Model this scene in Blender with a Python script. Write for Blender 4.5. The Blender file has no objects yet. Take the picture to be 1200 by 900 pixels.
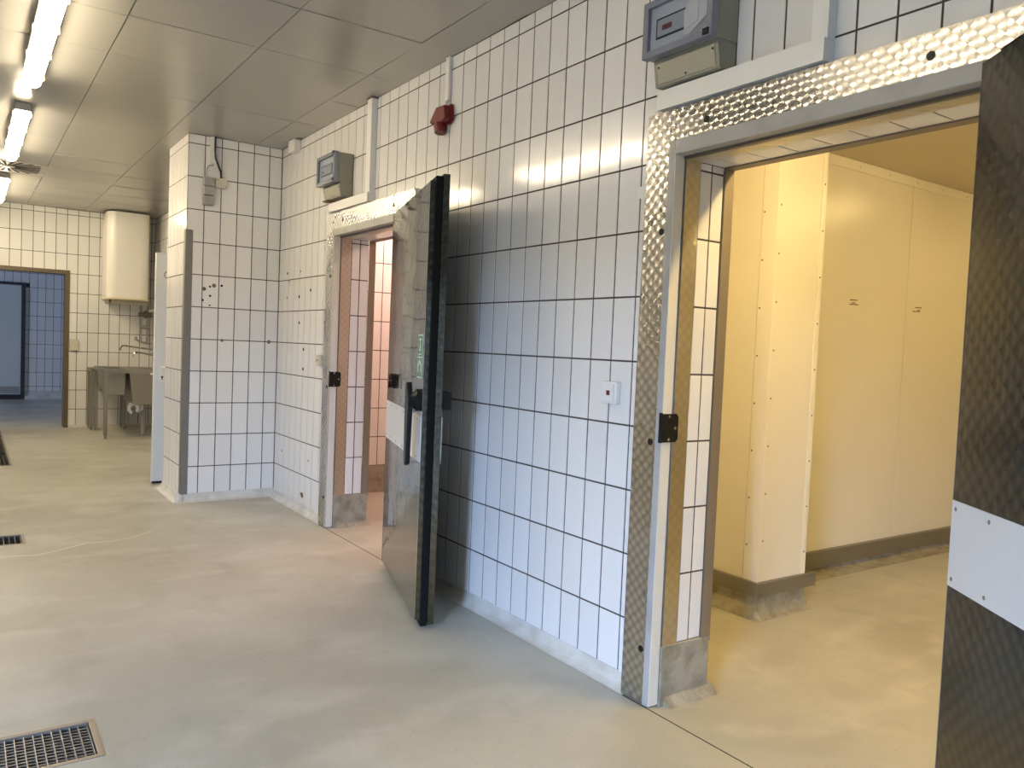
import bpy, math, random
from mathutils import Matrix, Vector
random.seed(7)

# ------------------------------------------------------------------ camera
CAM = Vector((-2.138, -2.274, 1.308))
YAW, PITCH, ROLL, FPX = 0.60536, -0.04526, 0.04175, 932.2
_f = Vector((math.sin(YAW)*math.cos(PITCH), math.cos(YAW)*math.cos(PITCH), math.sin(PITCH)))
_r = Vector((math.cos(YAW), -math.sin(YAW), 0)); _u = _r.cross(_f)
_r2 = math.cos(ROLL)*_r + math.sin(ROLL)*_u
_u2 = -math.sin(ROLL)*_r + math.cos(ROLL)*_u
def project(p):
    d = Vector(p)-CAM; w = d.dot(_f)
    if w <= 0.05: return None
    return 600+FPX*d.dot(_r2)/w, 450-FPX*d.dot(_u2)/w, w
scene = bpy.context.scene
COL = scene.collection
cd = bpy.data.cameras.new('camera'); cam = bpy.data.objects.new('camera', cd); COL.objects.link(cam)
cd.sensor_width = 36.0; cd.lens = 36.0*FPX/1200.0; cd.clip_start = 0.02
m4 = Matrix((( _r2.x,_u2.x,-_f.x,CAM.x),(_r2.y,_u2.y,-_f.y,CAM.y),(_r2.z,_u2.z,-_f.z,CAM.z),(0,0,0,1)))
cam.matrix_world = m4
scene.camera = cam

# ------------------------------------------------------------------ world, daylight, exposure
w = bpy.data.worlds.new('world'); scene.world = w; w.use_nodes = True
bg = w.node_tree.nodes['Background']; bg.inputs[0].default_value = (0.55, 0.72, 1.0, 1); bg.inputs[1].default_value = 1.0
def area(name, loc, direction, sx, sy, power, col):
    l = bpy.data.lights.new(name, 'AREA'); l.shape = 'RECTANGLE'; l.size = sx; l.size_y = sy
    l.energy = power; l.color = col
    o = bpy.data.objects.new(name, l); COL.objects.link(o); o.location = loc
    o.rotation_euler = Vector(direction).to_track_quat('-Z', 'Y').to_euler()
    return o
# daylight falling through the hall window and the corridor window
area('hall_window_daylight', (-9.6, -6.6, 3.62), (1, 0, 0), 6.0, 2.6, 15500, (0.49, 0.67, 1.0))
area('corridor_window_daylight', (-6.6, 10.6, 1.5), (1, 0.55, -0.05), 1.7, 1.5, 95, (0.52, 0.64, 1.0))
vs = scene.view_settings
vs.view_transform = 'Standard'; vs.look = 'None'; vs.gamma = 1.0; vs.use_curve_mapping = False
vs.exposure = 0.5
LAMP_POWER = 38.0

# ------------------------------------------------------------------ materials
MATS = {}
def mat(name, col, rough=0.5, metal=0.0, spec=0.5, var=0.0, bump=None, noise=None, emit=None, coat=0.0):
    """var: per-object brightness variation; noise: (scale, col2, lo, hi); bump: (scale, distance)"""
    if name in MATS: return MATS[name]
    m = bpy.data.materials.new(name); m.use_nodes = True; MATS[name] = m
    nt = m.node_tree; N = nt.nodes; L = nt.links; b = N['Principled BSDF']
    b.inputs['Base Color'].default_value = (*col, 1); b.inputs['Roughness'].default_value = rough
    b.inputs['Metallic'].default_value = metal; b.inputs['Specular IOR Level'].default_value = spec
    b.inputs['Coat Weight'].default_value = coat
    src = None
    tc = N.new('ShaderNodeNewGeometry')
    if noise:
        sc, c2, lo, hi = noise
        n = N.new('ShaderNodeTexNoise'); n.inputs['Scale'].default_value = sc; n.inputs['Detail'].default_value = 5
        L.new(tc.outputs['Position'], n.inputs['Vector'])
        mr = N.new('ShaderNodeMapRange'); mr.inputs[1].default_value = lo; mr.inputs[2].default_value = hi
        L.new(n.outputs['Fac'], mr.inputs[0])
        mx = N.new('ShaderNodeMix'); mx.data_type = 'RGBA'
        mx.inputs[6].default_value = (*col, 1); mx.inputs[7].default_value = (*c2, 1)
        L.new(mr.outputs[0], mx.inputs[0]); src = mx.outputs[2]
    if var:
        oi = N.new('ShaderNodeObjectInfo')
        mr = N.new('ShaderNodeMapRange'); mr.inputs[3].default_value = 1-var; mr.inputs[4].default_value = 1+var
        L.new(oi.outputs['Random'], mr.inputs[0])
        hs = N.new('ShaderNodeHueSaturation'); hs.inputs['Color'].default_value = (*col, 1)
        if src: L.new(src, hs.inputs['Color'])
        L.new(mr.outputs[0], hs.inputs['Value']); src = hs.outputs[0]
    if src: L.new(src, b.inputs['Base Color'])
    if bump:
        n = N.new('ShaderNodeTexNoise'); n.inputs['Scale'].default_value = bump[0]; n.inputs['Detail'].default_value = 2
        L.new(tc.outputs['Position'], n.inputs['Vector'])
        bp = N.new('ShaderNodeBump'); bp.inputs['Distance'].default_value = bump[1]; bp.inputs['Strength'].default_value = 1.0
        L.new(n.outputs['Fac'], bp.inputs['Height']); L.new(bp.outputs[0], b.inputs['Normal'])
    if emit:
        b.inputs['Emission Color'].default_value = (*emit[0], 1); b.inputs['Emission Strength'].default_value = emit[1]
    return m

def swirl_steel(name, col, pitch, slope, rough, aniso=0.8, tone=0.12, wave=0.0):
    """engine-turned stainless sheet: staggered overlapping discs with concentric brush marks"""
    m = bpy.data.materials.new(name); m.use_nodes = True; MATS[name] = m
    nt = m.node_tree; N = nt.nodes; L = nt.links; b = N['Principled BSDF']
    b.inputs['Metallic'].default_value = 1.0
    tc = N.new('ShaderNodeTexCoord'); sp = N.new('ShaderNodeSeparateXYZ'); L.new(tc.outputs['Object'], sp.inputs[0])
    ad = N.new('ShaderNodeMath'); L.new(sp.outputs[0], ad.inputs[0]); L.new(sp.outputs[1], ad.inputs[1])
    cb = N.new('ShaderNodeCombineXYZ'); L.new(ad.outputs[0], cb.inputs[0]); L.new(sp.outputs[2], cb.inputs[1])
    rot = N.new('ShaderNodeVectorRotate'); rot.rotation_type = 'Z_AXIS'; rot.inputs['Angle'].default_value = math.radians(45); L.new(cb.outputs[0], rot.inputs['Vector'])
    vo = N.new('ShaderNodeTexVoronoi'); vo.voronoi_dimensions = '2D'; vo.inputs['Randomness'].default_value = 0.10
    s = 1.0/pitch; vo.inputs['Scale'].default_value = s; L.new(rot.outputs[0], vo.inputs['Vector'])
    df = N.new('ShaderNodeVectorMath'); df.operation = 'SUBTRACT'; L.new(rot.outputs[0], df.inputs[0]); L.new(vo.outputs['Position'], df.inputs[1])
    rb = N.new('ShaderNodeVectorRotate'); rb.rotation_type = 'Z_AXIS'; rb.inputs['Angle'].default_value = math.radians(-45); L.new(df.outputs[0], rb.inputs['Vector'])
    s2 = N.new('ShaderNodeSeparateXYZ'); L.new(rb.outputs[0], s2.inputs[0])
    t3 = N.new('ShaderNodeCombineXYZ'); L.new(s2.outputs[0], t3.inputs[0]); L.new(s2.outputs[0], t3.inputs[1]); L.new(s2.outputs[1], t3.inputs[2])
    vt = N.new('ShaderNodeVectorTransform'); vt.vector_type = 'VECTOR'; vt.convert_from = 'OBJECT'; vt.convert_to = 'WORLD'; L.new(t3.outputs[0], vt.inputs[0])
    nz = N.new('ShaderNodeVectorMath'); nz.operation = 'NORMALIZE'; L.new(vt.outputs[0], nz.inputs[0])
    L.new(nz.outputs[0], b.inputs['Tangent'])
    b.inputs['Anisotropic'].default_value = aniso
    h = vo.outputs['Distance']
    bp = N.new('ShaderNodeBump'); bp.inputs['Strength'].default_value = 1.0; bp.inputs['Distance'].default_value = slope/s
    L.new(h, bp.inputs['Height']); nrm = bp
    n = N.new('ShaderNodeTexNoise'); n.inputs['Scale'].default_value = 5.0; L.new(tc.outputs['Object'], n.inputs['Vector'])
    if wave:
        b2 = N.new('ShaderNodeBump'); b2.inputs['Distance'].default_value = wave; L.new(n.outputs['Fac'], b2.inputs['Height']); L.new(bp.outputs[0], b2.inputs['Normal']); nrm = b2
    L.new(nrm.outputs[0], b.inputs['Normal'])
    mr = N.new('ShaderNodeMapRange'); mr.inputs[1].default_value = .35; mr.inputs[2].default_value = .7
    mr.inputs[3].default_value = rough*.85; mr.inputs[4].default_value = rough*1.25
    L.new(n.outputs['Fac'], mr.inputs[0]); L.new(mr.outputs[0], b.inputs['Roughness'])
    # disc highlights also put into the colour: lighter centres, darker rims
    mc = N.new('ShaderNodeMix'); mc.data_type = 'RGBA'; mc.inputs[6].default_value = (*[c*(1+tone) for c in col], 1); mc.inputs[7].default_value = (*[c*(1-tone*2.2) for c in col], 1)
    mh = N.new('ShaderNodeMapRange'); mh.inputs[1].default_value = .15; mh.inputs[2].default_value = .66; L.new(h, mh.inputs[0]); L.new(mh.outputs[0], mc.inputs[0])
    L.new(mc.outputs[2], b.inputs['Base Color'])
    return m

TILE = mat('white_glazed_tile', (0.80, 0.79, 0.765), 0.12, var=0.035, bump=(9, 0.0006))
TILE_IN = mat('inner_glazed_tile', (0.80, 0.78, 0.74), 0.2, var=0.03)
GROUT = mat('dark_grout', (0.075, 0.064, 0.053), 0.9)
SWIRL = swirl_steel('engine_turned_steel', (0.60, 0.59, 0.57), 0.031, 0.10, 0.28, 0.85, 0.16)
SWIRL_LINING = swirl_steel('stained_lining_steel', (0.62, 0.60, 0.55), 0.034, 0.03, 0.38, 0.4, 0.04)
SWIRL_DOOR = swirl_steel('polished_door_steel', (0.27, 0.265, 0.25), 0.030, 0.004, 0.05, 0.3, 0.05, 0.0016)
SWIRL_DARK = swirl_steel('worn_engine_turned_steel', (0.155, 0.147, 0.122), 0.036, 0.020, 0.20, 0.7, 0.10)
STEEL = mat('brushed_steel', (0.52, 0.51, 0.49), 0.36, 1.0, noise=(3, (0.42, 0.41, 0.39), .35, .7))
GUARD = mat('corner_guard_steel', (0.27, 0.26, 0.245), 0.55, 0.8)
HINGE_EDGE = mat('dull_edge_steel', (0.14, 0.135, 0.12), 0.7, 0.3)
DARKSTEEL = mat('dark_steel', (0.20, 0.19, 0.175), 0.42, 0.9)
BROWN = mat('brown_steel_frame', (0.26, 0.22, 0.165), 0.5, 0.4)
DARKBROWN = mat('dark_brown_steel', (0.15, 0.115, 0.075), 0.5, 0.3)
PVCGREY = mat('grey_frame_profile', (0.42, 0.41, 0.385), 0.42, noise=(6, (0.34, 0.325, 0.295), .5, .75))
CREAM = mat('cream_lining', (0.74, 0.72, 0.64), 0.42)
WHITE = mat('white_plastic', (0.82, 0.81, 0.77), 0.4)
OFFWHITE = mat('cream_plastic', (0.62, 0.58, 0.46), 0.4)
KICK = mat('white_kick_plate', (0.66, 0.655, 0.64), 0.35)
BLACK = mat('black_plastic', (0.012, 0.012, 0.012), 0.38, spec=.25)
RUBBER = mat('black_rubber', (0.010, 0.010, 0.010), 0.7, spec=.12)
DARK = mat('dark_void', (0.012, 0.011, 0.010), 0.9)
FLOOR = None
PANEL = mat('cream_wall_panel', (0.80, 0.765, 0.66), 0.30, noise=(1.4, (0.77, 0.735, 0.63), .35, .7), bump=(2.5, .003))
PANELTRIM = mat('cream_panel_trim', (0.83, 0.80, 0.70), 0.35)
CREAMCEIL = mat('coldroom_ceiling', (0.62, 0.54, 0.38), 0.5)
RAIL = mat('bumper_rail', (0.24, 0.225, 0.19), 0.42, 0.55)
ENAMEL = mat('white_enamel', (0.84, 0.81, 0.73), 0.25)
DOORWHITE = mat('white_door_paint', (0.72, 0.735, 0.74), 0.4)
PLASTER = mat('grey_plaster', (0.36, 0.335, 0.26), 0.85, noise=(14, (0.24, 0.215, 0.15), .42, .68), bump=(22, .012))
GREYBOX = mat('grey_box', (0.34, 0.335, 0.31), 0.45)
CABINET = mat('beige_grey_cabinet', (0.27, 0.26, 0.20), 0.45)
LIDBLUE = mat('smoked_lid', (0.22, 0.23, 0.28), 0.25)
LIDPANEL = mat('lid_panel', (0.58, 0.58, 0.60), 0.3)
DISPLAY = mat('display_panel', (0.40, 0.41, 0.42), 0.3)
RED = mat('red_plastic', (0.15, 0.006, 0.008), 0.4)
LED = mat('dark_red_display', (0.16, 0.02, 0.025), 0.3)
PAPER = mat('paper', (0.74, 0.70, 0.66), 0.8)
PRINT = mat('grey_print', (0.42, 0.40, 0.40), 0.8)
GREEN = mat('green_sticker', (0.10, 0.26, 0.17), 0.5)
STICKWHITE = mat('sticker_white', (0.66, 0.78, 0.70), 0.5)
COPPER = mat('rusty_bracket', (0.20, 0.09, 0.04), 0.6)
CHROME = mat('chrome', (0.72, 0.70, 0.66), 0.15, 1.0)
HOSE = mat('blue_hose', (0.05, 0.09, 0.14), 0.4)
PIPEWHITE = mat('white_pipe', (0.80, 0.81, 0.82), 0.35)
CORRDOOR = mat('grey_steel_door', (0.62, 0.64, 0.60), 0.5, 0.0)
CORRFRAME = mat('dark_door_frame', (0.05, 0.05, 0.06), 0.5)
LAMPGREY = mat('lamp_housing', (0.38, 0.37, 0.35), 0.45)

def lamp_mat(name, col, s):
    return mat(name, (0.8, 0.8, 0.8), 0.4, emit=(col, s))
TUBE = lamp_mat('warm_tube_light', (1.0, 0.83, 0.58), LAMP_POWER)
TUBE_DIM = lamp_mat('dim_tube_light', (1.0, 0.83, 0.58), LAMP_POWER*.5)  # same tube colour, weakened to keep the near wall and door shadow darker
TUBE_Y = lamp_mat('yellow_tube_light', (1.0, 0.70, 0.27), 17.0)
TUBE_Y2 = lamp_mat('bright_yellow_tube_light', (1.0, 0.71, 0.30), 54.0)
TUBE_P = lamp_mat('pink_tube_light', (1.0, 0.60, 0.50), 52.0)

def glass_mat():
    m = bpy.data.materials.new('clear_pane'); m.use_nodes = True
    nt = m.node_tree; N = nt.nodes; L = nt.links; N.remove(N['Principled BSDF'])
    t = N.new('ShaderNodeBsdfTransparent'); t.inputs[0].default_value = (.9, .93, .97, 1)
    g = N.new('ShaderNodeBsdfGlossy'); g.inputs[1].default_value = .05
    mx = N.new('ShaderNodeMixShader'); mx.inputs[0].default_value = .07
    L.new(t.outputs[0], mx.inputs[1]); L.new(g.outputs[0], mx.inputs[2]); L.new(mx.outputs[0], N['Material Output'].inputs[0])
    return m
GLASS = glass_mat()

def floor_mat():
    m = bpy.data.materials.new('screed_floor'); m.use_nodes = True
    nt = m.node_tree; N = nt.nodes; L = nt.links; b = N['Principled BSDF']
    g = N.new('ShaderNodeNewGeometry')
    def noise(sc, det, lo, hi, stretch=None):
        n = N.new('ShaderNodeTexNoise'); n.inputs['Scale'].default_value = sc; n.inputs['Detail'].default_value = det
        if stretch:
            mp = N.new('ShaderNodeMapping'); mp.inputs['Scale'].default_value = stretch; L.new(g.outputs['Position'], mp.inputs[0]); L.new(mp.outputs[0], n.inputs['Vector'])
        else: L.new(g.outputs['Position'], n.inputs['Vector'])
        r = N.new('ShaderNodeMapRange'); r.inputs[1].default_value = lo; r.inputs[2].default_value = hi; L.new(n.outputs['Fac'], r.inputs[0])
        return r.outputs[0]
    def mixc(f, a, c2, k=1.0):
        mx = N.new('ShaderNodeMix'); mx.data_type = 'RGBA'
        mm = N.new('ShaderNodeMath'); mm.operation = 'MULTIPLY'; mm.inputs[1].default_value = k; L.new(f, mm.inputs[0]); L.new(mm.outputs[0], mx.inputs[0])
        if isinstance(a, tuple): mx.inputs[6].default_value = (*a, 1)
        else: L.new(a, mx.inputs[6])
        mx.inputs[7].default_value = (*c2, 1); return mx.outputs[2]
    c = mixc(noise(0.9, 6, .35, .68), (0.49, 0.476, 0.402), (0.37, 0.357, 0.297))
    c = mixc(noise(2.2, 8, .50, .66, (1, 1.8, 1)), c, (0.56, 0.548, 0.48), .5)
    c = mixc(noise(3.7, 7, .54, .72, (1.3, 1, 1)), c, (0.31, 0.295, 0.235), .4)
    c = mixc(noise(60, 2, .66, .74), c, (0.25, 0.235, 0.19), .5)
    L.new(c, b.inputs['Base Color'])
    r = noise(1.7, 5, .3, .7); mr = N.new('ShaderNodeMapRange'); mr.inputs[3].default_value = .30; mr.inputs[4].default_value = .52; L.new(r, mr.inputs[0]); L.new(mr.outputs[0], b.inputs['Roughness'])
    b.inputs['Specular IOR Level'].default_value = .35
    n = N.new('ShaderNodeTexNoise'); n.inputs['Scale'].default_value = 7; n.inputs['Detail'].default_value = 6; L.new(g.outputs['Position'], n.inputs['Vector'])
    bp = N.new('ShaderNodeBump'); bp.inputs['Distance'].default_value = .004; L.new(n.outputs['Fac'], bp.inputs['Height']); L.new(bp.outputs[0], b.inputs['Normal'])
    return m
FLOOR = floor_mat()
COVE = mat('pale_cove', (0.66, 0.645, 0.59), 0.5, noise=(9, (0.52, 0.50, 0.44), .4, .7), bump=(20, .004))
CEIL = mat('painted_metal_ceiling', (0.44, 0.425, 0.385), 0.27, 0.35, var=0.03, bump=(1.2, .008))

# ------------------------------------------------------------------ mesh helpers
class MB:
    def __init__(s): s.v = []; s.f = []
    def box(s, a, b):
        x0, y0, z0 = a; x1, y1, z1 = b
        if x0 > x1: x0, x1 = x1, x0
        if y0 > y1: y0, y1 = y1, y0
        if z0 > z1: z0, z1 = z1, z0
        i = len(s.v)
        s.v += [(x0,y0,z0),(x1,y0,z0),(x1,y1,z0),(x0,y1,z0),(x0,y0,z1),(x1,y0,z1),(x1,y1,z1),(x0,y1,z1)]
        s.f += [tuple(i+k for k in q) for q in ((0,3,2,1),(4,5,6,7),(0,1,5,4),(1,2,6,5),(2,3,7,6),(3,0,4,7))]
        return s
    def poly(s, pts, ext):
        """extrude a planar polygon (list of 3D) by vector ext"""
        i = len(s.v); n = len(pts); e = Vector(ext)
        s.v += [tuple(p) for p in pts] + [tuple(Vector(p)+e) for p in pts]
        s.f.append(tuple(i+k for k in reversed(range(n)))); s.f.append(tuple(i+n+k for k in range(n)))
        for k in range(n):
            j = (k+1) % n; s.f.append((i+k, i+j, i+n+j, i+n+k))
        return s
    def tube(s, path, r, n=10, caps=True):
        pts = [Vector(p) for p in path]; rings = []
        rad = r if isinstance(r, (list, tuple)) else [r]*len(pts)
        prev = None
        for k, p in enumerate(pts):
            t = (pts[min(k+1, len(pts)-1)]-pts[max(k-1, 0)]).normalized()
            a = Vector((0,0,1)) if abs(t.z) < .9 else Vector((1,0,0))
            if prev is not None: a = prev
            x = (a - t*a.dot(t)).normalized(); y = t.cross(x); prev = x
            i = len(s.v)
            s.v += [tuple(p + rad[k]*(math.cos(2*math.pi*q/n)*x + math.sin(2*math.pi*q/n)*y)) for q in range(n)]
            rings.append(i)
        for a, b in zip(rings, rings[1:]):
            for q in range(n): s.f.append((a+q, a+(q+1)%n, b+(q+1)%n, b+q))
        if caps:
            s.f.append(tuple(rings[0]+q for q in reversed(range(n)))); s.f.append(tuple(rings[-1]+q for q in range(n)))
        return s
    def disc(s, c, ax, r, h, n=14):
        c = Vector(c); d = Vector(ax).normalized()*h
        return s.tube([c, c+d], r, n)

def tagset(o, label=None, cat=None, group=None, kind=None):
    if label: o['label'] = label
    if cat: o['category'] = cat
    if group: o['group'] = group
    if kind: o['kind'] = kind
    return o
def thing(name, label, cat, loc=(0,0,0), rz=0.0, group=None, kind=None):
    o = bpy.data.objects.new(name, None); COL.objects.link(o); o.location = loc; o.rotation_euler = (0,0,rz)
    o.empty_display_size = .05
    return tagset(o, label, cat, group, kind)
def world_loc(o):
    v = Vector((0,0,0))
    while o: v += o.location; o = o.parent
    return v
def mk(name, mb, material, parent=None, local=False, bevel=0.0, smooth=False, label=None, kind=None):
    me = bpy.data.meshes.new(name)
    vs_ = mb.v
    o = bpy.data.objects.new(name, me); COL.objects.link(o)
    if parent is not None:
        o.parent = parent
        if not local:
            off = world_loc(parent); vs_ = [tuple(Vector(v)-off) for v in vs_]
    me.from_pydata(vs_, [], mb.f); me.materials.append(material); me.validate()
    import bmesh
    bm = bmesh.new(); bm.from_mesh(me); bmesh.ops.recalc_face_normals(bm, faces=bm.faces); bm.to_mesh(me); bm.free()
    if smooth:
        for p in me.polygons: p.use_smooth = True
    if bevel:
        b = o.modifiers.new('bevel', 'BEVEL'); b.width = bevel; b.segments = 2; b.limit_method = 'ANGLE'
    if smooth and not bevel:
        try:
            me.set_sharp_from_angle(angle=math.radians(40))
        except Exception: pass
    if label: o['label'] = label
    if kind: o['kind'] = kind
    return o
def box(name, a, b, material, parent=None, **k): return mk(name, MB().box(a, b), material, parent, **k)

# ------------------------------------------------------------------ tiles
ROWS = [0.05] + [0.275+.25*i for i in range(11)] + [2.846]
J = 0.0068
_tm = {}
def tile_mesh(axis, sgn, du, dv, material, h=0.0020, c=0.0008):
    key = (axis, sgn, round(du, 4), round(dv, 4), material.name)
    if key in _tm: return _tm[key]
    def P(u, v, n):
        if axis == 'x': return (n*sgn, u, v)
        if axis == 'y': return (u, n*sgn, v)
        return (u, v, n*sgn)
    a, b = du/2, dv/2
    vs_ = [P(-a,-b,0),P(a,-b,0),P(a,b,0),P(-a,b,0)]
    vs_ += [P(-a,-b,h-c),P(a,-b,h-c),P(a,b,h-c),P(-a,b,h-c)]
    a -= c; b -= c
    vs_ += [P(-a,-b,h),P(a,-b,h),P(a,b,h),P(-a,b,h)]
    fs = [(8,9,10,11)]
    for k in range(4):
        j = (k+1) % 4; fs.append((k, j, 4+j, 4+k)); fs.append((4+k, 4+j, 8+j, 8+k))
    n0 = (Vector(vs_[9])-Vector(vs_[8])).cross(Vector(vs_[11])-Vector(vs_[8]))
    nd = Vector((sgn,0,0)) if axis == 'x' else Vector((0,sgn,0)) if axis == 'y' else Vector((0,0,sgn))
    if n0.dot(nd) < 0: fs = [tuple(reversed(f)) for f in fs]
    me = bpy.data.meshes.new('tile'); me.from_pydata(vs_, [], fs); me.materials.append(material)
    _tm[key] = me; return me
def tile_field(parent, axis, sgn, plane, ulines, vlines, material, holes=(), limit=300, name='tile'):
    cells = []
    for u0, u1 in zip(ulines, ulines[1:]):
        for v0, v1 in zip(vlines, vlines[1:]):
            a0, a1, b0, b1 = u0+J/2, u1-J/2, v0+J/2, v1-J/2
            ok = True
            for hu0, hu1, hv0, hv1 in holes:
                if a1 <= hu0 or a0 >= hu1 or b1 <= hv0 or b0 >= hv1: continue
                opts = [(a0, min(a1, hu0), b0, b1), (max(a0, hu1), a1, b0, b1), (a0, a1, b0, min(b1, hv0)), (a0, a1, max(b0, hv1), b1)]
                opts = [o for o in opts if o[1]-o[0] > .008 and o[3]-o[2] > .008]
                if not opts: ok = False; break
                a0, a1, b0, b1 = max(opts, key=lambda o: (o[1]-o[0])*(o[3]-o[2]))
            if ok and a1-a0 > .006 and b1-b0 > .006: cells.append((a0, a1, b0, b1))
    def W(u, v, n=0):
        if axis == 'x': return (plane, u, v)
        if axis == 'y': return (u, plane, v)
        return (u, v, plane)
    def vis(c):
        p = project(W((c[0]+c[1])/2, (c[2]+c[3])/2))
        if p is None: return 1e9
        return p[2] + (0 if -30 < p[0] < 1230 and -30 < p[1] < 930 else 1000)
    cells.sort(key=vis)
    off = world_loc(parent)
    big = MB(); nb = 0
    for k, (a0, a1, b0, b1) in enumerate(cells):
        me = tile_mesh(axis, sgn, a1-a0, b1-b0, material)
        c = Vector(W((a0+a1)/2, (b0+b1)/2))
        if k < limit and vis((a0, a1, b0, b1)) < 900:
            o = bpy.data.objects.new(name, me); COL.objects.link(o); o.parent = parent; o.location = c-off
            o.rotation_euler = (random.gauss(0,.0022) if axis != 'x' else 0, random.gauss(0,.0022) if axis != 'y' else 0, random.gauss(0,.0022) if axis != 'z' else 0)
        else:
            i = len(big.v); big.v += [tuple(v.co+c) for v in me.vertices]
            big.f += [tuple(i+q for q in p.vertices) for p in me.polygons]; nb += 1
    if nb: mk(name+'_field', big, material, parent, kind='stuff')

def struct(name, mb, material, label, cat, **k):
    o = mk(name, mb, material, **k); return tagset(o, label, cat, kind='structure')

# ================================================================== SETTING
ZC = 2.846
XL, YB, YF = -6.3, -6.2, 9.45         # left wall, back wall, far wall
D1 = (1.94, 2.96)                     # opening of the middle cold room door
D2 = (-1.262, -0.22)                   # opening of the near cold room door
ZH = 2.018
# ---- right wall
mb = MB()
T = 0.21
for y0, y1 in ((YB, D2[0]), (D2[1], D1[0]), (D1[1], 5.17), (6.0, YF)): mb.box((0, y0, 0), (T, y1, ZC))
for y0, y1 in (D2, D1, (5.17, 6.0)): mb.box((0, y0, ZH), (T, y1, ZC))
wall_right = struct('wall_right', mb, GROUT, 'long white tiled wall with dark joints and two cold room doorways', 'wall')
ul = [k*.125 for k in range(-49, 34)] + [4.236]
ul = [u for u in ul if u >= YB]
holes = [(D2[0]-.04, D2[1]+.04, -1, ZH+.04), (D1[0]-.04, D1[1]+.04, -1, ZH+.04)]
tile_field(wall_right, 'x', -1, 0, ul, ROWS, TILE, holes, limit=300)
# the far run beyond the pillar
tile_field(wall_right, 'x', -1, 0, [4.92+.125*k for k in range(37)][:37]+[YF], ROWS, TILE, [(5.12, 6.05, -1, 2.05)], limit=0, name='far_tile')
# tiled door reveals
RR = [0.225] + [.237+.25*k for k in range(1, 8)] + [ZH]
for d in (D2, D1):
    tile_field(wall_right, 'y', -1, d[1], [.082, .146, .212], RR, TILE, limit=40, name='reveal_tile')
    tile_field(wall_right, 'y', 1, d[0], [.082, .146, .212], RR, TILE, limit=0, name='reveal_tile')
    n = 8; us = [d[0]] + [d[0]+.068+.1285*k for k in range(0, n)] + [d[1]]
    us = sorted(u for u in us if u <= d[1])
    tile_field(wall_right, 'z', -1, ZH, [.082, .212], us, TILE, limit=40, name='soffit_tile')
# drill holes and stains in the tiles of the right wall
for y, z, r in ((4.029,1.828,.012),(3.737,1.829,.011),(3.988,1.763,.011),(4.03,1.634,.010),(3.747,1.635,.014),(3.504,1.677,.013),(3.73,1.433,.013),(3.621,1.231,.014),(3.618,1.081,.014),(4.05,.398,.010),(3.449,.40,.009)):
    mk('drill_hole', MB().disc((-.0046, y, z), (1,0,0), r*.85, .003, 8), DARKSTEEL if r < .0115 else DARK, wall_right)
mk('chipped_glaze', MB().poly([(-.0046,3.60,.135),(-.0046,3.555,.145),(-.0046,3.53,.12),(-.0046,3.55,.10),(-.0046,3.58,.112)], (.003,0,0)), COPPER, wall_right)

# ---- pillar
PX, PY0, PY1 = -0.73, 4.236, 4.91
wall_pillar = struct('wall_pillar', MB().box((PX, PY0, 0), (-.001, PY1, ZC)), GROUT, 'tiled pillar standing out from the right wall', 'pillar')
tile_field(wall_pillar, 'y', -1, PY0, [PX, -.606, -.481, -.356, -.231, -.106, -.004], ROWS, TILE)
tile_field(wall_pillar, 'x', -1, PX, [PY0, 4.361, 4.486, 4.611, 4.736, 4.861, PY1], ROWS, TILE)
tile_field(wall_pillar, 'y', 1, PY1, [PX, -.606, -.481, -.356, -.231, -.106, -.004], ROWS, TILE, limit=0)
for x, z, r in ((-.592,1.668,.019),(-.548,1.689,.010),(-.518,1.699,.020),(-.460,1.702,.012),(-.546,1.617,.011),(-.548,1.543,.008),(-.601,1.58,.011),(-.447,1.272,.016),(-.075,1.274,.020)):
    mk('drill_hole', MB().disc((x, PY0-.0046, z), (0,1,0), r*.8, .003, 9), DARKSTEEL if r > .015 else DARK, wall_pillar)
g = MB().poly([(PX-.007,PY0-.007,.03),(-.684,PY0-.007,.03),(-.684,PY0-.0045,.03),(PX-.0045,PY0-.0045,.03),(PX-.0045,4.285,.03),(PX-.007,4.285,.03)], (0,0,2.085))
mk('corner_guard', g, GUARD, wall_pillar, label='brushed steel corner guard')

# ---- far wall with doorway
DOX0, DOX1, DOZ = -2.10, -1.055, 2.02
mb = MB().box((XL, YF, 0), (DOX0, YF+.2, ZC)).box((DOX1, YF, 0), (T, YF+.2, ZC)).box((DOX0, YF, DOZ), (DOX1, YF+.2, ZC))
wall_far = struct('wall_far', mb, GROUT, 'far tiled wall of the hall with a doorway to a corridor', 'wall')
ul = [-1.672+.125*k for k in range(-37, 14)] + [-.002]; ul = [u for u in ul if XL < u]
tile_field(wall_far, 'y', -1, YF, [u for u in ul], ROWS, TILE, [(DOX0, DOX1, -1, DOZ)], limit=200)
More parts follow.
